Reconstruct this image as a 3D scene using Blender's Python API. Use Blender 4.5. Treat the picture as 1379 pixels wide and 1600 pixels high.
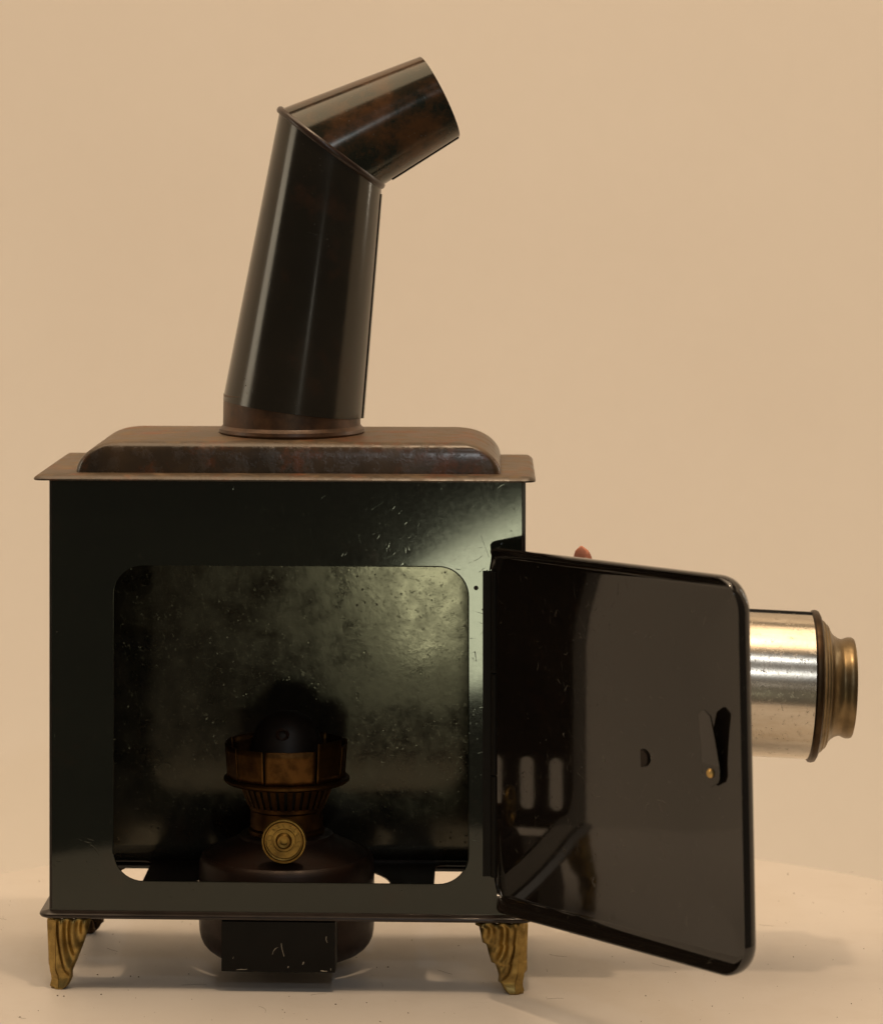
import bpy, bmesh, math, random
from mathutils import Vector, Matrix

R = math.radians
S = 0.001                       # all measures below are millimetres
random.seed(7)
scene = bpy.context.scene
for o in list(bpy.data.objects):
    bpy.data.objects.remove(o)
COL = scene.collection

# ------------------------------------------------------------------ camera
cam_d = bpy.data.cameras.new('camera')
cam = bpy.data.objects.new('camera', cam_d)
COL.objects.link(cam)
cam.location = (0.0940, -1.4223, 0.3880)
cam.rotation_euler = (R(90), 0, R(2.502))
cam_d.lens = 106.875
cam_d.sensor_width = 36
cam_d.sensor_fit = 'AUTO'
cam_d.shift_x = 0.0847
cam_d.shift_y = -0.3406
cam_d.clip_start = 0.05
cam_d.clip_end = 50
cam_d.dof.use_dof = True
cam_d.dof.focus_distance = 1.43
cam_d.dof.aperture_fstop = 13
scene.camera = cam

# ------------------------------------------------------------------ world, exposure
world = bpy.data.worlds.new('World')
scene.world = world
world.use_nodes = True
bg = world.node_tree.nodes['Background']
bg.inputs[0].default_value = (1.0, 0.78, 0.55, 1)
bg.inputs[1].default_value = 0.085
scene.view_settings.view_transform = 'Standard'
scene.view_settings.look = 'None'
scene.view_settings.exposure = 0.12
scene.view_settings.gamma = 1
scene.render.engine = 'CYCLES'
scene.cycles.max_bounces = 8

# ------------------------------------------------------------------ lamps
def lamp(name, loc, target, power, color, sx, sy=None, shape='RECTANGLE', roll=0, spread=180):
    d = bpy.data.lights.new(name, 'AREA')
    d.energy = power
    d.color = color
    d.shape = shape
    d.size = sx
    d.size_y = sy or sx
    d.spread = R(spread)
    o = bpy.data.objects.new(name, d)
    COL.objects.link(o)
    o.location = loc
    q = (Vector(target) - Vector(loc)).to_track_quat('-Z', 'Y')
    o.rotation_euler = (q.to_matrix() @ Matrix.Rotation(R(roll), 3, 'Z')).to_euler()
    return o

WARM = (1.0, 0.70, 0.42)
COOL = (0.93, 0.97, 1.0)
# small ceiling bulb, a little in front and to the right: the crisp shadows
lamp('key_lamp', (0.25, -0.36, 2.0), (0.03, 0.05, 0.1), 6.6, (1.0, 0.71, 0.45), 0.11, shape='DISK')
# broad ceiling light behind the lantern: backdrop and rear of the table
lamp('back_lamp', (-0.12, 0.16, 2.3), (-0.05, 0.60, 0.0), 33, (1.0, 0.72, 0.455), 2.2, 1.7)
# added fill light, hidden below the table, brightens the backdrop from below
lamp('backdrop_fill', (-0.22, 0.06, -0.85), (-0.1, 0.86, 0.35), 7.2, (1.0, 0.74, 0.48), 1.1, 0.2)
# upright strip lamps left and right, and a dim one beside the camera: the streaks down the chimney
lamp('strip_lamp', (-0.78, -0.06, 0.46), (0, 0.05, 0.3), 0.42, (1.0, 0.88, 0.70), 0.20, 0.30)
lamp('strip_lamp', (0.84, 0.30, 0.50), (0.0, 0.05, 0.3), 0.5, (1.0, 0.88, 0.72), 0.03, 0.40)
lamp('strip_lamp', (0.34, -1.60, 0.36), (0.0, 0.05, 0.3), 0.06, (1.0, 0.92, 0.80), 0.05, 0.14)
lamp('white_lamp', (0.36, -1.95, 1.12), (0.04, 0.05, 0.41), 1.9, COOL, 0.05, shape='DISK')
# white bulb in front and above: white glints on the barrel and the elbow
lamp('white_lamp', (0.44, -1.35, 1.69), (0.05, 0, 0.2), 1.1, COOL, 0.07, shape='DISK')
# added light low by the camera: stands for the bright area the panel mirrors
lamp('panel_reflection_light', (0.112, -1.62, -0.046), (0.09, 0, 0.2), 0.52, (1.0, 0.95, 0.64), 0.15, 0.135, roll=27)

# ------------------------------------------------------------------ materials
class NT:
    def __init__(self, name):
        self.m = bpy.data.materials.new(name)
        self.m.use_nodes = True
        self.t = self.m.node_tree
        self.b = self.t.nodes['Principled BSDF']
        self.tc = self.t.nodes.new('ShaderNodeTexCoord').outputs['Object']
    def link(self, a, b):
        self.t.links.new(a, b)
    def put(self, sock, v):
        i = self.b.inputs[sock]
        if hasattr(v, 'is_linked'):
            self.link(v, i)
        else:
            i.default_value = (*v, 1) if isinstance(v, tuple) and len(v) == 3 else v
    def mapping(self, scale=(1, 1, 1), rot=(0, 0, 0), loc=(0, 0, 0)):
        n = self.t.nodes.new('ShaderNodeMapping')
        n.inputs['Scale'].default_value = scale
        n.inputs['Rotation'].default_value = rot
        n.inputs['Location'].default_value = loc
        self.link(self.tc, n.inputs['Vector'])
        return n.outputs[0]
    def noise(self, scale, detail=4, rough=0.55, vec=None, dist=0.0):
        n = self.t.nodes.new('ShaderNodeTexNoise')
        n.inputs['Scale'].default_value = scale
        n.inputs['Detail'].default_value = detail
        n.inputs['Roughness'].default_value = rough
        n.inputs['Distortion'].default_value = dist
        self.link(vec or self.tc, n.inputs['Vector'])
        return n.outputs['Fac']
    def voro(self, scale, feature='F1', vec=None):
        n = self.t.nodes.new('ShaderNodeTexVoronoi')
        n.feature = feature
        n.inputs['Scale'].default_value = scale
        self.link(vec or self.tc, n.inputs['Vector'])
        return n.outputs['Distance']
    def rng(self, v, a, b, c=0.0, d=1.0, smooth=False):
        n = self.t.nodes.new('ShaderNodeMapRange')
        if smooth:
            n.interpolation_type = 'SMOOTHSTEP'
        n.inputs[1].default_value, n.inputs[2].default_value = a, b
        n.inputs[3].default_value, n.inputs[4].default_value = c, d
        self.link(v, n.inputs[0])
        return n.outputs[0]
    def math(self, op, a, b=None):
        n = self.t.nodes.new('ShaderNodeMath')
        n.operation = op
        for i, v in enumerate((a, b)):
            if v is None:
                continue
            if hasattr(v, 'is_linked'):
                self.link(v, n.inputs[i])
            else:
                n.inputs[i].default_value = v
        return n.outputs[0]
    def mix(self, f, a, b):
        n = self.t.nodes.new('ShaderNodeMix')
        n.data_type = 'RGBA'
        for i, v in ((0, f), (6, a), (7, b)):
            if hasattr(v, 'is_linked'):
                self.link(v, n.inputs[i])
            else:
                n.inputs[i].default_value = (*v, 1) if isinstance(v, tuple) else v
        return n.outputs[2]
    def sep(self, v):
        n = self.t.nodes.new('ShaderNodeSeparateXYZ')
        self.link(v, n.inputs[0])
        return n.outputs
    def normal_z(self):
        return self.sep(self.t.nodes.new('ShaderNodeNewGeometry').outputs['Normal'])[2]
    def bump(self, h, strength, dist):
        n = self.t.nodes.new('ShaderNodeBump')
        n.inputs['Strength'].default_value = strength
        n.inputs['Distance'].default_value = dist
        self.link(h, n.inputs['Height'])
        self.link(n.outputs[0], self.b.inputs['Normal'])
    def scratches(self, seeds, scale, thin, mask_lo, mask_hi):
        """thin straight-ish scratches: contour lines of strongly stretched noise, broken up by a mask"""
        out = None
        for i, ang in enumerate(seeds):
            v = self.mapping((1.0, 1.0, 1.0), (0.3 * i, ang, 0.2), (i * 3.1, i * 1.7, i))
            v2 = self.t.nodes.new('ShaderNodeMapping')
            v2.inputs['Scale'].default_value = (1, 1, 0.12)
            v2.inputs['Rotation'].default_value = (0, ang, 0)
            self.link(v, v2.inputs['Vector'])
            n = self.noise(scale, 1.5, 0.5, v2.outputs[0])
            line = self.rng(self.math('ABSOLUTE', self.math('SUBTRACT', n, 0.5)), 0.0, thin, 1, 0)
            msk = self.rng(self.noise(scale * 1.3, 3, 0.6, v), mask_lo, mask_hi)
            l = self.math('MULTIPLY', line, msk)
            out = l if out is None else self.math('MAXIMUM', out, l)
        return out

def mat_lacquer(name, base=(0.0055, 0.0075, 0.0058), rough=0.17, dust=0.35, ior=1.62, scr=0.5, rust=0.3, wave=0.0, top_dust=0.0, tint=(0.92, 1.0, 0.96), rust_lo=0.58, rust_col=(0.045, 0.018, 0.009)):
    k = NT(name)
    big = k.noise(14, 4, 0.6)
    fine = k.noise(420, 3, 0.6)
    spots = k.rng(k.voro(330), 0.05, 0.16, 1, 0)
    spots = k.math('MULTIPLY', spots, k.rng(k.noise(60, 3), 0.54, 0.66))
    sc = k.scratches((0.3, 1.2, 2.3), 120, 0.006, 0.58, 0.68)
    col = k.mix(k.math('MULTIPLY', k.rng(big, 0.35, 0.75), dust), base, (base[0] * 2.6 + 0.006, base[1] * 2.4 + 0.005, base[2] * 2.2 + 0.003))
    r_m = k.math('MULTIPLY', k.rng(k.noise(33, 6, 0.72), rust_lo, rust_lo + 0.16), rust)
    col = k.mix(r_m, col, rust_col)
    col = k.mix(k.math('MULTIPLY', sc, scr), col, (0.16, 0.15, 0.12))
    col = k.mix(k.math('MULTIPLY', spots, 0.7), col, (0.03, 0.022, 0.015))
    rr = k.math('ADD', k.rng(big, 0.3, 0.75, rough * 0.8, rough * 1.35), k.math('MULTIPLY', k.rng(fine, 0.4, 0.7), 0.02))
    rr = k.math('ADD', rr, k.math('MULTIPLY', spots, 0.35))
    rr = k.math('ADD', rr, k.math('MULTIPLY', r_m, 0.05))
    if top_dust > 0:
        up = k.math('MULTIPLY', k.rng(k.normal_z(), 0.15, 0.9), k.rng(k.noise(70, 5, 0.65), 0.3, 0.62))
        up = k.math('MULTIPLY', up, top_dust)
        col = k.mix(up, col, (0.075, 0.033, 0.012))
        rr = k.math('ADD', rr, k.math('MULTIPLY', up, 0.06))
    k.put('Base Color', col)
    k.put('Roughness', rr)
    k.put('IOR', ior)
    k.put('Specular Tint', tint)
    h = k.math('ADD', k.math('MULTIPLY', fine, 0.005), k.math('MULTIPLY', sc, -0.04))
    if wave:
        h = k.math('ADD', h, k.math('MULTIPLY', k.noise(9, 1, 0.4), wave))
    k.bump(h, 0.5, 0.0006)
    return k.m

def mat_back_panel(name):
    k = NT(name)
    big = k.noise(30, 7, 0.7)
    grime = k.rng(k.noise(46, 7, 0.72), 0.55, 0.70)
    spots = k.rng(k.voro(260), 0.04, 0.17, 1, 0)
    spots = k.math('MULTIPLY', spots, k.rng(k.noise(40, 3), 0.5, 0.64))
    sc = k.scratches((0.2, 0.9, 1.5, 2.2, 2.8), 330, 0.009, 0.57, 0.68)
    col = k.mix(k.rng(big, 0.3, 0.7), (0.013, 0.013, 0.010), (0.030, 0.025, 0.018))
    col = k.mix(k.math('MULTIPLY', grime, 0.8), col, (0.022, 0.014, 0.009))
    col = k.mix(k.math('MULTIPLY', sc, 0.30), col, (0.20, 0.17, 0.11))
    col = k.mix(spots, col, (0.008, 0.005, 0.004))
    k.put('Base Color', col)
    rr = k.math('ADD', k.rng(big, 0.38, 0.64, 0.07, 0.19), k.math('MULTIPLY', grime, 0.06))
    rr = k.math('ADD', rr, k.math('MULTIPLY', spots, 0.25))
    rr = k.math('ADD', rr, k.math('MULTIPLY', sc, 0.10))
    fleck = k.rng(k.noise(260, 6, 0.8), 0.56, 0.70)
    rr = k.math('ADD', rr, k.math('MULTIPLY', fleck, 0.06))
    k.put('Roughness', rr)
    k.put('IOR', 1.56)
    k.put('Specular Tint', (1.0, 1.0, 0.80))
    h = k.math('ADD', k.math('MULTIPLY', k.noise(300, 3), 0.05), k.math('MULTIPLY', sc, 0.05))
    h = k.math('SUBTRACT', h, k.math('MULTIPLY', spots, 0.2))
    h = k.math('ADD', h, k.math('MULTIPLY', k.noise(13, 1, 0.4), 0.55))
    k.bump(h, 0.5, 0.0006)
    return k.m

def mat_roof(name):
    k = NT(name)
    big = k.noise(26, 6, 0.68)
    fl = k.rng(k.noise(90, 6, 0.7), 0.48, 0.66)
    red = k.rng(k.noise(38, 6, 0.75), 0.52, 0.64)
    up = k.rng(k.normal_z(), 0.55, 0.97)
    col = k.mix(k.rng(big, 0.35, 0.65), (0.026, 0.018, 0.011), (0.068, 0.042, 0.021))
    col = k.mix(k.math('MULTIPLY', red, 0.8), col, (0.125, 0.040, 0.012))
    dust = k.math('MULTIPLY', up, k.rng(fl, 0, 1, 0.25, 0.95))
    col = k.mix(dust, col, k.mix(red, (0.185, 0.120, 0.060), (0.21, 0.075, 0.020)))
    k.put('Base Color', col)
    k.put('Roughness', k.math('ADD', k.rng(fl, 0, 1, 0.24, 0.45), k.math('MULTIPLY', up, 0.25)))
    k.put('IOR', 1.6)
    h = k.math('ADD', k.math('MULTIPLY', fl, 0.35), k.math('MULTIPLY', k.noise(500, 3), 0.15))
    k.bump(h, 0.45, 0.0006)
    return k.m

def mat_brass(name, base=(0.42, 0.27, 0.075), dark=(0.10, 0.055, 0.02), rough=0.34, amt=0.6, metallic=1.0):
    k = NT(name)
    n = k.noise(120, 5, 0.65)
    f = k.noise(700, 3, 0.6)
    k.put('Base Color', k.mix(k.math('MULTIPLY', k.rng(n, 0.42, 0.68), amt), base, dark))
    k.put('Metallic', metallic)
    k.put('Roughness', k.math('ADD', k.rng(n, 0.3, 0.7, rough * 0.8, rough * 1.4), k.math('MULTIPLY', f, 0.08)))
    k.bump(k.math('ADD', k.math('MULTIPLY', f, 0.2), n), 0.25, 0.0004)
    return k.m

def mat_nickel(name):
    k = NT(name)
    v = k.mapping((0.25, 1, 1))
    n = k.noise(70, 6, 0.7, v)
    f = k.noise(600, 3, 0.6)
    pit = k.rng(k.noise(300, 6, 0.8), 0.55, 0.72)
    col = k.mix(k.rng(n, 0.4, 0.7), (0.66, 0.62, 0.55), (0.50, 0.44, 0.35))
    col = k.mix(k.math('MULTIPLY', pit, 0.6), col, (0.13, 0.10, 0.07))
    k.put('Base Color', col)
    k.put('Metallic', 1.0)
    k.put('Roughness', k.math('ADD', k.rng(n, 0.35, 0.7, 0.15, 0.26), k.math('MULTIPLY', pit, 0.3)))
    k.bump(f, 0.08, 0.0002)
    return k.m

def mat_plain(name, base, rough=0.5, metallic=0.0, ior=1.5, var=0.15, scale=80, bump=0.1):
    k = NT(name)
    n = k.noise(scale, 5, 0.6)
    k.put('Base Color', k.mix(k.rng(n, 0.3, 0.7), base, tuple(c * (1 - var) for c in base)))
    k.put('Roughness', rough)
    k.put('Metallic', metallic)
    k.put('IOR', ior)
    if bump:
        k.bump(n, bump, 0.0005)
    return k.m

def mat_table(name):
    k = NT(name)
    n = k.noise(7, 5, 0.6)
    smudge = k.rng(k.noise(24, 6, 0.7), 0.5, 0.72)
    grit = k.rng(k.noise(800, 3, 0.7), 0.62, 0.75)
    v = k.mapping((1, 4, 1), (0, 0, 0.25))
    scuff = k.rng(k.math('ABSOLUTE', k.math('SUBTRACT', k.noise(22, 3, 0.6, v), 0.5)), 0, 0.008, 1, 0)
    scuff = k.math('MULTIPLY', scuff, k.rng(k.noise(16, 3), 0.55, 0.7))
    col = k.mix(k.rng(n, 0.35, 0.7), (0.70, 0.67, 0.635), (0.65, 0.615, 0.575))
    col = k.mix(k.math('MULTIPLY', smudge, 0.22), col, (0.55, 0.49, 0.43))
    col = k.mix(k.math('MULTIPLY', grit, 0.16), col, (0.3, 0.25, 0.2))
    col = k.mix(k.math('MULTIPLY', scuff, 0.16), col, (0.3, 0.26, 0.22))
    k.put('Base Color', col)
    k.put('Roughness', k.rng(n, 0.3, 0.7, 0.42, 0.55))
    k.put('Specular IOR Level', 0.3)
    k.bump(k.noise(260, 3), 0.06, 0.0004)
    return k.m

def mat_backdrop(name):
    k = NT(name)
    n = k.noise(2.2, 3, 0.5)
    f = k.noise(60, 4, 0.6)
    col = k.mix(k.rng(n, 0.3, 0.7), (0.80, 0.765, 0.72), (0.77, 0.73, 0.68))
    k.put('Base Color', k.mix(k.math('MULTIPLY', k.rng(f, 0.4, 0.7), 0.10), col, (0.72, 0.68, 0.62)))
    k.put('Roughness', 0.9)
    k.put('Specular IOR Level', 0.1)
    return k.m

M = dict(
    lacquer=mat_lacquer('black_lacquer', rough=0.055, wave=0.5, scr=0.10),
    door=mat_lacquer('door_lacquer', base=(0.0075, 0.006, 0.005), rough=0.035, dust=0.3, ior=1.62, scr=0.35, rust=0.15, wave=0.35, tint=(0.93, 0.96, 1.0)),
    pipe=mat_lacquer('chimney_lacquer', rough=0.155, dust=0.6, scr=0.12, rust=0.55, wave=0.6, ior=1.6, rust_lo=0.54, base=(0.0078, 0.0066, 0.0050), tint=(1.0, 1.0, 0.93)),
    elbow=mat_lacquer('elbow_lacquer', rough=0.11, dust=0.8, scr=0.3, rust=1.0, wave=0.6, ior=1.5, top_dust=0.75, rust_lo=0.47, rust_col=(0.085, 0.038, 0.013)),
    back=mat_back_panel('tin_panel'),
    roof=mat_roof('rusty_roof'),
    bead=mat_plain('rust_bead', (0.038, 0.018, 0.012), 0.30, 0, 1.55, 0.6, 90, 0.3),
    collar=mat_plain('worn_collar', (0.125, 0.058, 0.024), 0.40, 0.25, 1.6, 0.75, 120, 0.4),
    base=mat_plain('base_lacquer', (0.022, 0.013, 0.010), 0.3, 0, 1.55, 0.6, 120, 0.3),
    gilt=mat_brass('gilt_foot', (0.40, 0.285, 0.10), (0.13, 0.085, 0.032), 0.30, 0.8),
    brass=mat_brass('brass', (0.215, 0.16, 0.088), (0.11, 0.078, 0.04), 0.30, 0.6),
    bronze_and_shade=mat_brass('dark_bronze_and_foot_shade', (0.065, 0.042, 0.024), (0.03, 0.019, 0.012), 0.34, 0.7),
    rivet=mat_brass('rivet_brass', (0.75, 0.52, 0.20), (0.4, 0.25, 0.09), 0.3, 0.4),
    knob=mat_brass('knob_brass', (0.33, 0.215, 0.062), (0.13, 0.08, 0.026), 0.33, 0.7),
    copper=mat_brass('burner_copper', (0.12, 0.060, 0.019), (0.04, 0.02, 0.008), 0.40, 0.8),
    tank=mat_brass('tank_brown', (0.032, 0.016, 0.010), (0.014, 0.008, 0.006), 0.36, 0.7, 0.3),
    dull=mat_plain('dull_black', (0.007, 0.006, 0.005), 0.45, 0, 1.25, 0.4),
    soot=mat_plain('soot_cap', (0.02, 0.012, 0.008), 0.5, 0.3, 1.5, 0.4),
    nickel=mat_nickel('nickel'),
    chip=mat_plain('bare_chip', (0.42, 0.38, 0.31), 0.5, 0.2, 1.5, 0.3),
    pink=mat_plain('pink_rubber', (0.80, 0.32, 0.20), 0.55, 0, 1.45, 0.3, 300),
    pale=mat_plain('pale_rubber', (0.80, 0.66, 0.52), 0.6, 0, 1.45, 0.2, 300),
    glass=mat_plain('lens_glass', (0.02, 0.02, 0.022), 0.04, 0, 1.6, 0.0, 10, 0),
    table=mat_table('white_table'),
    backdrop=mat_backdrop('backdrop_paper'),
    dirt=mat_plain('dirt', (0.13, 0.09, 0.06), 0.9, 0, 1.4, 0.5, 900, 0),
)

# ------------------------------------------------------------------ mesh helpers
class MB:
    """collects shapes (millimetres) and links them as one mesh object"""
    def __init__(self):
        self.bm = bmesh.new()
    def loops(self, rings, closed=True, cap0=False, cap1=False):
        vs = [[self.bm.verts.new(p) for p in r] for r in rings]
        n = len(vs[0])
        for a, b in zip(vs, vs[1:]):
            for i in range(n if closed else n - 1):
                j = (i + 1) % n
                self.bm.faces.new((a[i], a[j], b[j], b[i]))
        if cap0:
            self.bm.faces.new(vs[0][::-1])
        if cap1:
            self.bm.faces.new(vs[-1])
        return vs
    def lathe(self, prof, center=(0, 0, 0), axis='Z', n=64, mtx=None, a0=0.0, a1=2 * math.pi):
        full = abs(a1 - a0 - 2 * math.pi) < 1e-6
        m = n if full else n + 1
        rings = []
        for r, h in prof:
            ring = []
            for i in range(m):
                a = a0 + (a1 - a0) * i / n
                x, y = r * math.cos(a), r * math.sin(a)
                p = {'Z': (x, y, h), 'X': (h, x, y), 'Y': (x, h, -y)}[axis]
                p = Vector(p)
                if mtx:
                    p = mtx @ p
                ring.append(p + Vector(center))
            rings.append(ring)
        return self.loops(rings, closed=full)
    def box(self, x0, x1, y0, y1, z0, z1, mtx=None):
        vs = []
        for z in (z0, z1):
            for x, y in ((x0, y0), (x1, y0), (x1, y1), (x0, y1)):
                p = Vector((x, y, z))
                vs.append(self.bm.verts.new(mtx @ p if mtx else p))
        for f in ((3, 2, 1, 0), (4, 5, 6, 7), (0, 1, 5, 4), (1, 2, 6, 5), (2, 3, 7, 6), (3, 0, 4, 7)):
            self.bm.faces.new([vs[i] for i in f])
    def plate(self, outlines, to3d):
        """flat sheet with holes: outlines[0] outside, the others holes; 2D points"""
        edges = []
        for ol in outlines:
            vs = [self.bm.verts.new(to3d(*p)) for p in ol]
            for i in range(len(vs)):
                edges.append(self.bm.edges.new((vs[i], vs[(i + 1) % len(vs)])))
        bmesh.ops.triangle_fill(self.bm, edges=edges, use_beauty=True)
    def build(self, name, mat, parent=None, smooth=True, solid=0.0, offset=0.0, bevel=0.0, angle=35, origin=None, recalc=True):
        if recalc:
            bmesh.ops.recalc_face_normals(self.bm, faces=self.bm.faces)
        me = bpy.data.meshes.new(name)
        org = Vector(origin) if origin else Vector((0, 0, 0))
        for v in self.bm.verts:
            v.co = (v.co - org) * S
        self.bm.to_mesh(me)
        self.bm.free()
        me.materials.append(mat)
        o = bpy.data.objects.new(name, me)
        COL.objects.link(o)
        base = Vector((0, 0, 0))
        if parent is not None:
            o.parent = parent
            base = Vector(parent.get('_o', (0, 0, 0)))
        o.location = (org - base) * S
        o['_o'] = tuple(org)
        if smooth:
            for p in me.polygons:
                p.use_smooth = True
            me.set_sharp_from_angle(angle=R(angle))
        if solid:
            md = o.modifiers.new('solid', 'SOLIDIFY')
            md.thickness = solid * S
            md.offset = offset
        if bevel:
            md = o.modifiers.new('bevel', 'BEVEL')
            md.width = bevel * S
            md.segments = 3
            md.limit_method = 'ANGLE'
            md.angle_limit = R(40)
        return o

def thing(name, label, cat, loc):
    o = bpy.data.objects.new(name, None)
    COL.objects.link(o)
    o.location = Vector(loc) * S
    o.empty_display_size = 0.02
    o['label'] = label
    o['category'] = cat
    o['_o'] = tuple(float(c) for c in loc)
    return o

def rrect(x0, x1, y0, y1, r, n=8):
    pts = []
    for cx, cy, a in ((x1 - r, y0 + r, -90), (x1 - r, y1 - r, 0), (x0 + r, y1 - r, 90), (x0 + r, y0 + r, 180)):
        for i in range(n + 1):
            t = R(a + 90 * i / n)
            pts.append((cx + r * math.cos(t), cy + r * math.sin(t)))
    return pts

def circle(cx, cy, r, n=64):
    return [(cx + r * math.cos(2 * math.pi * i / n), cy + r * math.sin(2 * math.pi * i / n)) for i in range(n)]

# ------------------------------------------------------------------ setting: tabletop, backdrop
b = MB()
b.lathe([(0.01, 0), (120, 0), (240, 0), (341.5, 0), (342.8, -0.4), (343.2, -1.6), (343.2, -17), (340, -19), (0.01, -19)], (70, -14, 0), n=160)
tabletop = b.build('tabletop', M['table'])
tabletop['kind'] = 'structure'
tabletop['label'] = 'round off-white tabletop the lantern stands on'

# paper backdrop: hangs behind and curves round both sides
b = MB()
path = []
for i in range(49):
    a = R(-12 + 204 * i / 48)
    path.append((60 + 930 * math.cos(a), -20 + 860 * math.sin(a)))
b.loops([[(x, y, z) for x, y in path] for z in (-700, -300, 100, 500, 900, 1300)], closed=False)
backdrop = b.build('backdrop', M['backdrop'], solid=1.0)
backdrop['kind'] = 'structure'
backdrop['label'] = 'plain cream paper backdrop curving behind the table'

# ------------------------------------------------------------------ magic lantern
LY = 53.0
lantern = thing('magic_lantern', 'black lacquered tin projection lantern with bent chimney, open door and nickel lens barrel',
                'magic lantern', (-1, LY, 0))
XL, XR, YF, YB, ZB, ZT = -111.4, 111.2, 0.0, 106.0, 36.0, 240.5

# front panel with the door opening
b = MB()
b.plate([rrect(XL, XR, ZB, ZT, 0.6, 2), rrect(-82.0, 85.4, 50.3, 199.7, 14.5, 10)], lambda x, z: (x, YF, z))
front = b.build('front_panel', M['lacquer'], lantern, smooth=False, solid=0.7, offset=0, origin=(0, 0, 36))
# bright folded edge of the opening
b = MB()
ol = rrect(-82.0, 85.4, 50.3, 199.7, 14.5, 10)
il = rrect(-81.5, 84.9, 50.8, 199.2, 14.0, 10)
b.loops([[(x, -0.5, z) for x, z in ol], [(x, -0.75, z) for x, z in il], [(x, 0.6, z) for x, z in il]])
b.build('opening_edge', M['lacquer'], front)
# small screw hole beside the opening
b = MB()
b.lathe([(0.01, -0.42), (1.0, -0.42), (1.1, -0.40)], (88.6, 0, 189.5), 'Y', 14)
b.build('screw_hole', M['soot'], front)

for x0_, x1_ in ((XL - 0.25, XL + 0.9), (XR - 1.3, XR + 0.5)):
    b = MB()
    b.box(x0_, x1_, -0.75, 3.0, 37.6, 239.0)
    b.build('corner_fold', M['base'], lantern, smooth=False, bevel=0.3, origin=(x0_, 0, 37))

b = MB()
NX, NZ = 24, 22
g = [[b.bm.verts.new((XL + 0.5 + (XR - XL - 1) * i / NX,
                      YB + 0.0208 * (XL + (XR - XL) * i / NX) + 0.25 * math.sin(math.pi * i / NX) * math.sin(math.pi * j / NZ),
                      ZB + (ZT - ZB) * j / NZ)) for j in range(NZ + 1)] for i in range(NX + 1)]
for i in range(NX):
    for j in range(NZ):
        b.bm.faces.new((g[i][j], g[i + 1][j], g[i + 1][j + 1], g[i][j + 1]))
b.build('back_panel', M['back'], lantern, solid=0.6, origin=(0, YB, 36))

# side panels: six vent slots low in the left one, lens opening in the right one
b = MB()
slots = [rrect(yc - 3.6, yc + 3.6, 42.5, 70.5, 3.5, 6) for yc in (15.3, 31.2, 48.5, 64, 79.5, 94)]
b.plate([rrect(YF + .4, YB - .4, ZB, ZT, 0.3, 1)] + slots, lambda y, z: (XL + 0.4, y, z))
b.build('side_panel', M['base'], lantern, smooth=False, solid=0.6, origin=(XL, 0, 36))
b = MB()
b.plate([rrect(YF + .4, YB - .4, ZB, ZT, 0.3, 1), circle(53, 137, 34)], lambda y, z: (XR - 0.4, y, z))
b.build('side_panel', M['base'], lantern, smooth=False, solid=0.6, origin=(XR, 0, 36))

# floor with lamp hole and two side openings
b = MB()
b.plate([rrect(XL + .8, XR - .8, YF + .6, YB - .6, 0.5, 1),
         circle(-0.5, 54, 47.5), rrect(-104, -74.5, 13, 102, 5, 5), rrect(68, 103, 13, 98.5, 5, 5)],
        lambda x, y: (x, y, 36.6))
b.build('floor_plate', M['base'], lantern, smooth=False, solid=0.6)

# base flange: rolled moulding all round
b = MB()
rings = []
for ins, z in ((5.2, 37.8), (4.2, 36.9), (1.2, 36.3), (0.2, 35.6), (0, 34.9), (0.6, 34.0), (2.2, 33.4), (9.5, 33.2), (9.5, 34.6), (5.4, 36.0), (5.2, 37.8)):
    rings.append([(x, y, z) for x, y in rrect(-116.6 + ins, 115.6 - ins, -4.4 + ins, 110.4 - ins, max(6 - ins, 0.4), 5)])
b.loops(rings)
b.build('base_flange', M['base'], lantern)

# roof plate with turned-down edge
b = MB()
rings = []
for ins, z in ((30, 242.0), (9, 242.0), (2.2, 241.6), (0.7, 240.7), (0.0, 239.9), (0.2, 239.2), (0.9, 239.1), (2.6, 240.5), (9, 240.9), (30, 240.9)):
    rings.append([(x, y, z) for x, y in rrect(-119.2 + ins, 116.4 - ins, -4.2 + ins, 110.2 - ins, max(4.5 - ins, 0.5), 5)])
b.loops(rings, cap0=True, cap1=True)
roof = b.build('roof', M['roof'], lantern, angle=50, origin=(0, LY, 240))

# raised ridge of the roof
b = MB()
rings = []
for i in range(15):
    a = R(-2 + 92 * i / 14)
    z = 241.6 + 14.9 * max(math.sin(a), -0.05)
    ix = 21.5 * (1 - math.cos(a))
    iy = 1.6 * math.sin(a) + 5.4 * (1 - math.cos(a)) ** 2.6 if a > 0 else 0
    rings.append([(x, y, z) for x, y in rrect(-100.4 + ix, 100.4 - ix, 6.0 + iy, 101 - iy, 4.0, 6)])
for k_ in (10, 22, 34):
    rings.append([(x, y, 256.55 + 0.02 * k_) for x, y in rrect(-99.6 + 21.5 + k_, 100.4 - 21.5 - k_, 13 + k_, 94 - k_, 3.5, 6)])
b.loops(rings, cap1=True)
b.build('roof_ridge', M['roof'], roof, angle=60, origin=(0, LY, 242))

# ------------------------------------------------------------------ chimney
CX, CY = -1.1, 54.0
b = MB()
prof = [(33.0, 255.5), (34.8, 256.6), (35.5, 257.9), (35.2, 259.4), (34.0, 260.3), (33.4, 261.0), (33.3, 268), (33.1, 276), (32.2, 276), (32.2, 256)]
b.lathe(prof, (CX, CY, 0), n=96)
b.build('chimney_collar', M['collar'], lantern, origin=(CX, CY, 256))

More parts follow.
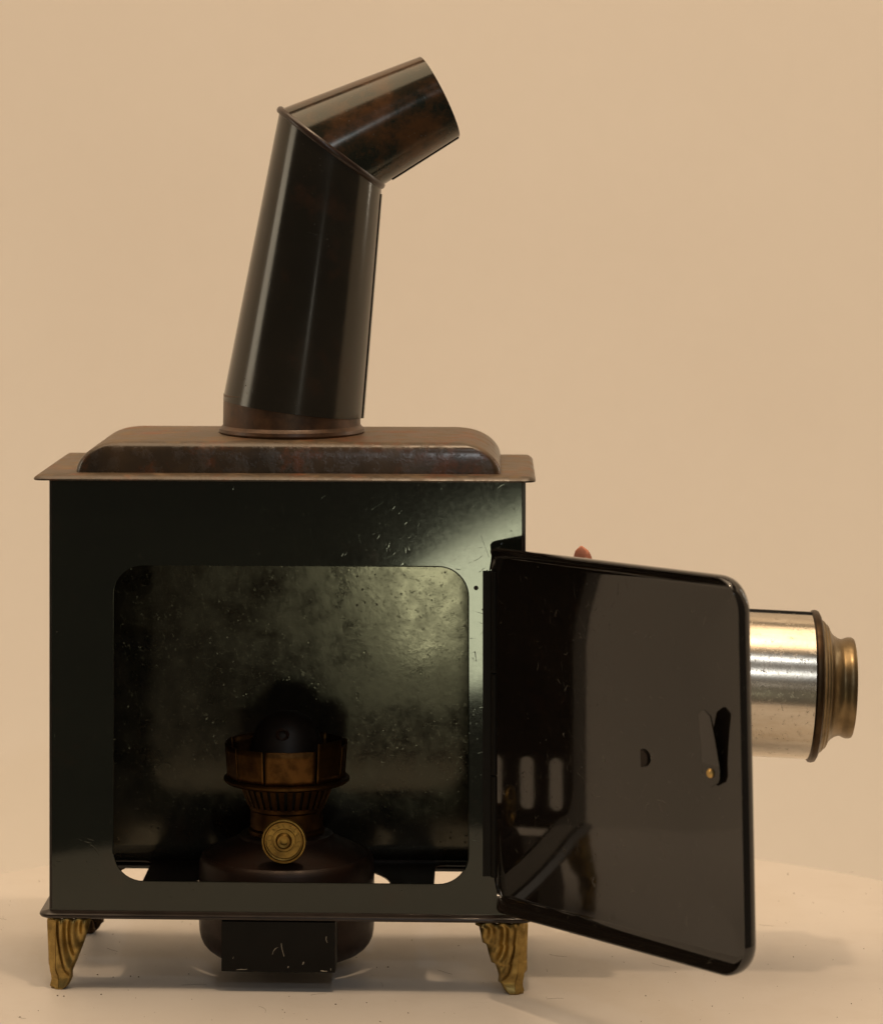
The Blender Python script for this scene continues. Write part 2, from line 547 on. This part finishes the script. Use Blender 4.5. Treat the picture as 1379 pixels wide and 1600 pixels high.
def ring3(c, u, v, ru, rv, n=96):
    c, u, v = Vector(c), Vector(u).normalized(), Vector(v).normalized()
    return [c + u * ru * math.cos(2 * math.pi * i / n) + v * rv * math.sin(2 * math.pi * i / n) for i in range(n)]

t8 = R(7.6)
p0 = Vector((-0.5, CY, 268.9))
u0 = Vector((-math.cos(t8), 0, math.sin(t8)))
jc, ju = Vector((17.9, CY + 1, 395.6)), Vector((-0.80, 0, 0.60))
mc = Vector((70.4, 62.0, 420.4))
mn = Vector((math.cos(R(26.4)), 0.14, math.sin(R(26.4)))).normalized()
mu = Vector((-math.sin(R(26.4)), 0, math.cos(R(26.4))))
mv = mu.cross(mn).normalized()
if mv.y < 0:
    mv = -mv
N = 96
rA = ring3(p0, u0, (0, 1, 0), 34.3, 34.3)
rJ = ring3(jc, ju, (0, 1, 0), 31.0, 27.0)
rM = ring3(mc, mu, mv, 21.8, 21.8)
def lerp_rings(a, c, k, dent=0.0, seed=0):
    out = []
    for j in range(k + 1):
        t = j / k
        ring = []
        for i in range(len(a)):
            p = a[i].lerp(c[i], t)
            ring.append(p)
        out.append(ring)
    return out
def hollow(rings, th):
    inner = []
    for r in rings[::-1]:
        c = sum(r, Vector()) / len(r)
        inner.append([p + (c - p).normalized() * th for p in r])
    return rings + inner
b = MB()
b.loops(hollow(lerp_rings(rA, rJ, 10), 0.7) + [rA])
chimney = b.build('chimney', M['pipe'], lantern, origin=tuple(p0))
b = MB()
b.loops(hollow(lerp_rings(rJ, rM, 6), 0.7) + [rJ])
b.build('elbow_pipe', M['elbow'], chimney, origin=tuple(jc))
# bead round the joint
b = MB()
nrm = ju.cross(Vector((0, 1, 0))).normalized()
rings = []
for i in range(N + 1):
    a = 2 * math.pi * i / N
    rad = (ju * math.cos(a) * 31.0 + Vector((0, 1, 0)) * math.sin(a) * 27.0)
    d = rad.normalized()
    rings.append([jc + rad + d * (0.1 + 1.35 * math.cos(t)) + nrm * 1.75 * math.sin(t) for t in [2 * math.pi * q / 10 for q in range(10)]])
b.loops(rings)
b.build('joint_bead', M['bead'], chimney, origin=tuple(jc))
# folded seams along the right and underside
def seam(r0, r1, k0, t0, t1, name):
    b = MB()
    rings = []
    for j in range(13):
        t = t0 + (t1 - t0) * j / 12
        ring = []
        for i, lift in ((k0 - 1.3, -0.1), (k0 - 1.2, 0.55), (k0, 0.7), (k0 + 1.2, 0.55), (k0 + 1.3, -0.1)):
            i0 = int(math.floor(i)); f = i - i0
            q = [r[i0 % N].lerp(r[(i0 + 1) % N], f) for r in (r0, r1)]
            p = q[0].lerp(q[1], t)
            c = (sum(r0, Vector()) / N).lerp(sum(r1, Vector()) / N, t)
            ring.append(p + (p - c).normalized() * lift)
        rings.append(ring)
    b.loops(rings, closed=False)
    b.build(name, M['pipe'], chimney)
seam(rA, rJ, 48.5, 0.0, 0.965, 'seam')
seam(rJ, rM, 48.0, 0.13, 0.99, 'seam')

# ------------------------------------------------------------------ door (swung out to the right)
dA, dB = Vector((98.2, -2.8, 41.5)), Vector((208.2, -144.0, 46.5))
dt = dB - dA
DW = dt.length
dt.normalize()
dn = Vector((dt.y, -dt.x, 0)).normalized()          # inside face looks to the camera and left
if dn.y > 0:
    dn = -dn
dz = dn.cross(dt).normalized()
if dz.z < 0:
    dz = -dz
DM = Matrix((dt, dn, dz)).transposed().to_4x4()
DM.translation = dA
def D(w, d, h):
    return DM @ Vector((w, d, h))
DH = 168.0
b = MB()
def dring(ins, d):
    pts = rrect(ins * 0.10, DW - ins, ins, DH - ins, max(15 - ins, 2.0), 9)
    out = []
    for x, y in pts:                    # the turned-up rim runs out towards the hinge
        f = min(1.0, max(0.0, (x - 1.0) / 11.0))
        out.append(D(x, d * (0.16 + 0.84 * f * f * (3 - 2 * f)) if d > 1 else d, y))
    return out
b.loops([dring(40, 0), dring(5, 0), dring(2.2, 0.5), dring(0.7, 1.9), dring(0, 4.2), dring(0.0, 8.0), dring(0.35, 8.5), dring(0.9, 8.5),
         dring(1.2, 8.0), dring(1.5, 5.8), dring(2.3, 3.5), dring(3.8, 1.9), dring(5.6, 1.1), dring(7.0, 0.9), dring(40, 0.9)], cap0=True, cap1=True)
door = b.build('door', M['door'], lantern, angle=50, origin=tuple(dA))
# hinge: a leaf flat on the front panel and a three-part knuckle
b = MB()
for z0_ in (55, 102.7, 150.4):
    b.lathe([(0.01, z0_), (1.7, z0_), (1.7, z0_ + 47), (0.01, z0_ + 47)], (97.2, -2.6, 0), 'Z', 18)
b.box(91.7, 98.8, -1.6, -0.95, 55, 197.4)
b.build('hinge', M['dull'], door, angle=40, origin=(97, -2.4, 55))
# latch: tongue riveted inside the door, bent away from it at the top
wl, hl = 153.5, 82.8
b = MB()
NL = 14
rows = []
for j in range(NL + 1):
    t = j / NL
    h = -5.8 + 33.0 * t
    if h < 0:
        w = math.sqrt(max(0, 5.8 ** 2 - h * h))
    else:
        w = 5.8 - 1.6 * min(1, h / 22)
        if h > 23.4:
            w *= math.sqrt(max(0, 1 - ((h - 23.4) / 3.85) ** 2))
    w = max(w, 0.12)
    d = 2.3 + 3.6 * max(0, (t - 0.25) / 0.75) ** 1.3
    rows.append([D(wl + s_ * w, d + e, hl + h) for s_, e in ((-1, 0), (1, 0), (1, 0.8), (-1, 0.8))])
b.loops(rows, cap0=True, cap1=True)
latch = b.build('latch', M['door'], door, origin=tuple(D(wl, 2, hl)), bevel=0.2)
b = MB()
mt = DM.to_3x3()
b.lathe([(0.01, 4.6), (1.3, 4.4), (2.0, 3.7), (2.0, 1.0)], tuple(D(wl, 0, hl)), 'Y', 20, mtx=mt)
b.build('rivet', M['rivet'], latch)
# half-round lanced stop
b = MB()
pts = [(-1.8, -3.9), (-1.8, 3.9)] + [(-1.8 + 4.6 * math.cos(R(a)), 3.9 * math.sin(R(a))) for a in (75, 55, 35, 15, -15, -35, -55, -75)]
cx_, cz_ = 108.5, 83.0
b.loops([[D(cx_ + x, 1.0, cz_ + z) for x, z in pts], [D(cx_ + x, 1.9, cz_ + z) for x, z in pts]], cap1=True)
b.build('stop_tab', M['soot'], door, smooth=False)

# ------------------------------------------------------------------ feet: gilt cast leaf brackets
def foot(cx, cy, sx, sy, tipz, flip, label=None, mat='gilt'):
    """corner bracket: one wing along x, one along y, leaf relief on both"""
    b = MB()
    NU, NV = 44, 44
    TH = 33.4
    grid = []
    for j in range(NV + 1):
        v = j / NV                      # 0 top, 1 tip
        saw = ((v - 0.05) / 0.265) % 1.0
        w = (22.4 if flip else 19.6) - (15.6 if flip else 13.2) * v + 1.0 * math.sin(v * math.pi)
        if flip and v < 0.85:           # leaf tips stand out along the edge
            w += 1.5 * (saw ** 1.5 - 0.5)
        ins = 1.5 * min(1, max(0, (v - 0.72) / 0.12))
        if v > 0.93:
            w -= 1.2 * ((v - 0.93) / 0.07) ** 2
        row = []
        for i in range(2 * NU + 1):
            u = abs(i - NU) / NU
            side = i > NU
            d = u * w
            # relief: overlapping leaves sweeping from the top of the wing to the corner
            arc = math.hypot((u - 1.02) * 1.05, (v - 0.05) * 1.13)      # leaves nested round the top inner corner
            leaf = 2.3 * (0.5 - 0.5 * math.cos(2 * math.pi * arc / 0.31)) if arc < 0.93 else 0.0
            vein = 0.0
            fade = min(1, max(0, (u - 0.08) / 0.2)) * min(1, max(0, (0.95 - v) / 0.12)) * min(1, v / 0.06 + 0.15)
            rel = (leaf + vein) * fade + 0.5 * (1 - fade)
            edge = 2.6 * max(0, (u - 0.8) / 0.2) ** 2
            out = rel - edge - 0.6 * math.sin(v * math.pi) + 0.6 * max(0, (v - 0.9) / 0.1)
            rc = 2.6                    # rounded corner
            dd = max(d, 0)
            rnd = rc - math.sqrt(max(0, rc * rc - (rc - dd) ** 2)) if dd < rc else 0
            a_ = ins + dd
            o_ = ins * 0.7 - out + rnd
            z = TH * (1 - v)
            if side:
                row.append((cx + sx * a_, cy + sy * o_, z))
            else:
                row.append((cx + sx * o_, cy + sy * a_, z))
        grid.append(row)
    # the tip is closed to a small solid pad
    b.loops(grid, closed=False)
    last = grid[-1]
    vs = b.bm.verts[:]
    o = b.build('foot', M[mat], lantern, solid=3.2, offset=-1, angle=60, origin=(cx, cy, 0))
    if label:
        o['label'] = label
    b = MB()
    px_, py_ = cx + sx * 4.6, cy + sy * 4.6
    rings = []
    for r_, z in ((2.6, 6.5), (3.0, 3.5), (3.3, 1.6), (3.1, 0.5), (2.5, 0.0)):
        rings.append([(px_ + r_ * math.cos(2 * math.pi * q / 24), py_ + r_ * math.sin(2 * math.pi * q / 24), z) for q in range(24)])
    b.loops(rings, cap0=True, cap1=True)
    b.build('foot_pad', M[mat], o)
foot(-111.2, -2.2, 1, 1, 0, False)
foot(110.8, -2.2, -1, 1, 0, True)
foot(-111.2, 108.2, 1, -1, 0, True, 'rear foot with its shade put into the colour', 'bronze_and_shade')  # rear feet get a darker metal: their shade is put into the colour
foot(111.2, 108.2, -1, -1, 0, False, 'rear foot with its shade put into the colour', 'bronze_and_shade')

# ------------------------------------------------------------------ slide stage and lens
b = MB()
b.box(111.6, 134.0, 13, 93, 84, 190)
b.box(146.0, 158.0, 13, 93, 84, 190)
b.box(134.0, 146.0, 13, 93, 84, 90)
stage = b.build('slide_stage', M['base'], lantern, bevel=1.2, origin=(111, LY, 84))
tilt = Matrix.Rotation(R(2.6), 3, 'Y')
LC = (223.0, 53.0, 137.0)
b = MB()
b.lathe([(37.2, -66), (37.2, -40), (38.2, -39), (38.2, -36.5), (35.6, -36), (35.6, -66)], LC, 'X', 96, mtx=tilt)
lens = b.build('lens_tube', M['nickel'], lantern, origin=LC)
b = MB()
b.lathe([(34.2, -60), (34.9, -60), (34.9, 26.6), (34.2, 26.6), (34.2, -60)], LC, 'X', 128, mtx=tilt)
b.build('lens_barrel', M['nickel'], lens, origin=LC)
b = MB()
b.lathe([(33.0, 28.0), (33.0, 29.9), (32.3, 30.6), (31.5, 31.1), (31.4, 31.7), (30.8, 32.3), (29.9, 32.7), (29.8, 33.3), (29.1, 33.9),
         (27.8, 34.4), (26.2, 35.3), (24.8, 36.6), (23.7, 38.3), (23.1, 39.9), (23.1, 41.0), (23.8, 42.5), (24.1, 43.6), (24.1, 45.2), (23.6, 46.2), (22.6, 46.5),
         (21.9, 46.0), (21.6, 43), (21.6, 36), (30, 30), (33.0, 28.0)], LC, 'X', 128, mtx=tilt)
lm = b.build('lens_mount', M['brass'], lens, angle=30, origin=LC)
b = MB()
b.lathe([(34.3, 25.6), (35.4, 25.5), (36.2, 26.2), (36.4, 27.4), (36.0, 28.8), (34.6, 29.6), (33.2, 29.7), (33.2, 25.6)], LC, 'X', 128, mtx=tilt)
b.build('flange_ring', M['bronze_and_shade'], lens, origin=LC)
b = MB()
b.lathe([(0.01, 40.5), (8, 40.1), (15, 39), (21.8, 37.3)], LC, 'X', 64, mtx=tilt)
b.build('lens_glass', M['glass'], lens, origin=LC)
# soldered seam along the top of the barrel
b = MB()
sm = tilt.to_4x4(); sm.translation = Vector(LC)
b.box(-36, 25.8, -1.8, 0.6, 34.6, 35.7, mtx=sm)
b.build('barrel_seam', M['base'], lens, origin=LC)

# pink spring pad sticking up from the slide stage
b = MB()
rows = []
for j in range(9):
    t = j / 8
    h = 186 + 16.6 * t
    w = 4.4 * math.sqrt(max(0.0, 1 - max(0, (t - 0.35) / 0.65) ** 2.2)) + 0.5
    sh = -1.1 * t * t
    rows.append([(140.4 + sh + a_ * w, 52 + e, h) for a_, e in ((-1, 0.5), (-0.5, -0.5), (0.4, -0.9), (1, 0.2), (0.9, 1.8), (-0.9, 2.2))])
b.loops(rows, cap0=True, cap1=True)
pad = b.build('stage_pad', M['pink'], stage, angle=70, origin=(140, 52, 186))
pad['label'] = 'small pink pad sticking up behind the door'
b = MB()
b.loops([[(140.6, 50.85, 193), (143.9, 51.2, 193), (143.7, 51.0, 196.6), (141.0, 50.75, 197.6)], [(140.6, 50.5, 193), (143.9, 50.8, 193), (143.7, 50.7, 196.6), (141.0, 50.4, 197.6)]], cap0=True, cap1=True)
b.build('pad_patch', M['pale'], pad, smooth=False)

# ------------------------------------------------------------------ oil lamp
OX, OY = -3.5, 53.0
lampo = thing('oil_lamp', 'small oil lamp with copper burner and round brass wick knob inside the open lantern', 'oil lamp', (OX, OY, 3.8))
b = MB()
b.lathe([(0.01, 4.2), (26, 4.0), (30, 4.3), (33.5, 5.2), (36.4, 6.5), (38.8, 8.3), (40.5, 10.4), (41.7, 13), (42.3, 16), (42.5, 19), (42.6, 44), (42.2, 50), (41.3, 52.2), (40, 53.2), (38.8, 53.0), (37.6, 53.6),
         (33, 56.2), (27, 59.0), (23.0, 61.0), (22.4, 62.5), (19.2, 63.2), (0.01, 63.2)], (OX, OY, 0), n=96)
tank = b.build('tank', M['tank'], lampo, origin=(OX, OY, 4))
b = MB()
b.lathe([(18.6, 63), (18.6, 65), (17.6, 66), (17.6, 74), (18.4, 75), (18.4, 77), (16, 77.4)], (OX, OY, 0), n=72)
burner = b.build('burner_collar', M['copper'], lampo, origin=(OX, OY, 63))
# slotted air gallery
b = MB()
nb = 34
for i in range(nb):
    a = 2 * math.pi * (i + .25) / nb
    ca, sa = math.cos(a), math.sin(a)
    rm = Matrix(((ca, -sa, 0), (sa, ca, 0), (0, 0, 1))).to_4x4()
    prev = None
    r0, r1, w0, w1 = 18.9, 23.2, 1.05, 1.35
    q0 = [rm @ Vector((r0 + e, s_ * w0, 76.6)) + Vector((OX, OY, 0)) for s_, e in ((-1, 0), (1, 0), (1, -.7), (-1, -.7))]
    q1 = [rm @ Vector((r1 + e, s_ * w1, 87.4)) + Vector((OX, OY, 0)) for s_, e in ((-1, 0), (1, 0), (1, -.7), (-1, -.7))]
    b.loops([q0, q1], cap0=True, cap1=True)
b.build('air_gallery', M['copper'], burner, smooth=False)
b = MB()
b.lathe([(15.5, 77), (17, 88)], (OX, OY, 0), n=48)
b.build('wick_tube', M['soot'], burner)
b = MB()
b.lathe([(22, 87.2), (27, 87.3), (29.6, 87.9), (30.6, 88.8), (30.5, 89.8), (29.4, 90.5), (27.6, 90.7), (22, 90.5)], (OX, OY, 0), n=96)
gal = b.build('gallery_ring', M['copper'], lampo, origin=(OX, OY, 88))
# spring prongs that hold the chimney glass: flat panels with narrow splits
cuts = [-170, -140, -108, -57, -24, 15, 52, 90, 125, 160, 190]
for c0, c1 in zip(cuts, cuts[1:]):
    a_, w_ = (c0 + c1) / 2, c1 - c0 - 1.2
    b = MB()
    am, hw = R(a_), R(w_ / 2 * 0.985)
    lift = 3.5 if c0 == -57 else 0
    rings = []
    for j in range(6):
        t = j / 5
        rr_ = 28.6 + 1.3 * t
        rings.append([(OX + rr_ * math.cos(am + hw * s_) * (1 - 0.012 * (abs(s_) < .9)), OY + rr_ * math.sin(am + hw * s_) * (1 - 0.012 * (abs(s_) < .9)),
                       90.2 + (16.6 + lift) * t) for s_ in (-1, -0.85, 0, 0.85, 1)])
    b.loops(rings, closed=False)
    b.build('prong', M['copper'], gal, solid=0.5, angle=60)
# burner dome with wick slot
b = MB()
b.lathe([(22, 90.6), (20.5, 95), (18.8, 101), (17.0, 108), (14.6, 114), (11.0, 118.6), (6, 121.2), (0.01, 121.8)], (OX, OY, 0), n=64)
dome = b.build('burner_dome', M['soot'], lampo, origin=(OX, OY, 90))
b = MB()
b.lathe([(1.7, 0), (2.5, .7), (3.3, 0), (2.5, -.7), (1.7, 0)], (OX - 1, OY - 15.6, 113), 'Y', 24)
b.build('wick_ring', M['bead'], dome)
# wick knob on its spindle
KC = (-2.3, 14.0, 67.0)
b = MB()
b.lathe([(0.01, 0.6), (1.6, 0.6), (1.75, -0.9), (2.9, -1.2), (3.4, -0.4), (3.9, 0.5), (5.0, 0.5), (5.2, -0.1), (5.6, -0.1), (5.8, 0.5), (8.2, 0.5), (8.4, -0.3), (9.0, -0.5), (9.2, 0.0),
         (9.6, -0.9), (10.3, -0.8), (10.6, 0.0), (10.6, 1.6), (10.0, 2.2), (0.01, 2.2)], KC, 'Y', 96)
knob = b.build('wick_knob', M['knob'], lampo, origin=KC, angle=50)
b = MB()
for i in range(11):                     # worn raised marks round the face
    a = R(200 - i * 23 + (i % 3) * 3)
    for q in range(2):
        r_ = 6.4 + 0.9 * q
        c_ = Vector((KC[0] + r_ * math.cos(a + 0.06 * q), KC[1] + 0.3, KC[2] + r_ * math.sin(a + 0.06 * q)))
        mm = Matrix.Rotation(a + 0.7 * ((i + q) % 2), 4, 'Y')
        mm.translation = c_
        b.box(-.28, .28, -.25, .3, -.5, .5, mtx=mm)
b.build('face_marks', M['knob'], knob, smooth=False)
b = MB()
b.lathe([(1.2, 15.5), (1.2, 38)], (KC[0], 0, KC[2]), 'Y', 16)
b.build('spindle', M['copper'], knob)
# black folded pull plate below the lantern
b = MB()
b.box(-30.4, 22.9, -3.2, -2.4, 9.6, 33.1)
b.box(-30.4, -29.7, -2.3, 21.5, 9.6, 33.1)
b.box(22.2, 22.9, -2.3, 21.5, 9.6, 33.1)
b.box(-29.6, 22.1, -2.3, 21.5, 31.8, 32.5)
b.build('pull_plate', M['dull'], lampo, smooth=False, bevel=0.15, origin=(-4, -3, 10))
pull = bpy.data.objects['pull_plate']
def chip(pts, w, name='scratch'):
    b = MB()
    rings = []
    for i, (x, z) in enumerate(pts):
        x0, z0 = pts[max(0, i - 1)]; x1, z1 = pts[min(len(pts) - 1, i + 1)]
        tx, tz = x1 - x0, z1 - z0
        L = math.hypot(tx, tz)
        nx, nz = -tz / L, tx / L
        ww = w * (0.5 + 0.8 * random.random()) * (0.6 if i in (0, len(pts) - 1) else 1)
        rings.append([(x - nx * ww, -3.205, z - nz * ww), (x, -3.28, z), (x + nx * ww, -3.205, z + nz * ww)])
    b.loops(rings, closed=False)
    b.build(name, M['chip'], pull)
def q(x, y):                            # plate position from its left and bottom edge
    return (-30.4 + x, 9.6 + y)
chip([q(23.9, 8.2), q(24.4, 9.8), q(25.2, 10.9), q(26.4, 11.6)], 0.16)
chip([q(28.1, 13.6), q(28.2, 12.0), q(28.6, 10.2), q(29.4, 7.4)], 0.2)
chip([q(7, 0.9), q(9, 1.1), q(11, 1.0), q(12.2, 1.3)], 0.22)
chip([q(46.4, 0.9), q(47.4, 0.8), q(48.4, 0.6), q(49.6, 0.7)], 0.3)
chip([q(38.0, 3.6), q(38.5, 4.6), q(38.6, 5.0)], 0.26)
chip([q(31.2, 2.0), q(31.5, 2.9)], 0.28)
chip([q(51.2, 1.0), q(51.3, 2.0)], 0.22)
chip([q(5.4, 6.0), q(5.7, 7.0)], 0.2)
chip([q(49.6, 14.0), q(49.0, 15.6), q(49.2, 17.0)], 0.18)

# ------------------------------------------------------------------ dust and hairs on the tabletop
b = MB()
random.seed(21)
def speck(x, y, r):
    n = random.randint(5, 7)
    ring = [(x + r * (0.6 + 0.6 * random.random()) * math.cos(2 * math.pi * i / n), y + r * (0.6 + 0.6 * random.random()) * math.sin(2 * math.pi * i / n), 0.03) for i in range(n)]
    b.loops([ring, [(x + (p[0] - x) * .5, y + (p[1] - y) * .5, 0.03 + r * 0.7) for p in ring]], cap1=True)
for _ in range(650):
    a, rr_ = random.random() * 2 * math.pi, 335 * math.sqrt(random.random())
    x, y = 70 + rr_ * math.cos(a), -14 + rr_ * math.sin(a)
    if y < -130:
        continue
    speck(x, y, random.choice((0.12, 0.15, 0.2, 0.2, 0.25, 0.3, 0.4)))
for x, y in ((-92, 24), (-84, 20), (-76, 22), (-72, 21), (-106, -13), (-103, -14), (-86, -10), (46, 44), (24, -22), (-57, -60)):
    speck(x, y, 0.5)
for _ in range(36):
    x, y = random.uniform(-160, 300), random.uniform(-60, 250)
    a, L, bend = random.uniform(0, math.pi), random.uniform(3, 12), random.uniform(-.25, .25)
    ring = []
    for i in range(7):
        aa = a + bend * i
        ring.append((x, y, aa))
        x += L / 6 * math.cos(aa); y += L / 6 * math.sin(aa)
    w = 0.05
    b.loops([[(px_ - w * math.sin(aa), py_ + w * math.cos(aa), 0.04), (px_, py_, 0.1), (px_ + w * math.sin(aa), py_ - w * math.cos(aa), 0.04)] for px_, py_, aa in ring], closed=False)
dust = b.build('dust', M['dirt'], smooth=False)
dust['kind'] = 'stuff'
dust['label'] = 'dark dust specks and short hairs scattered on the white tabletop'

for o in bpy.data.objects:
    if '_o' in o:
        del o['_o']
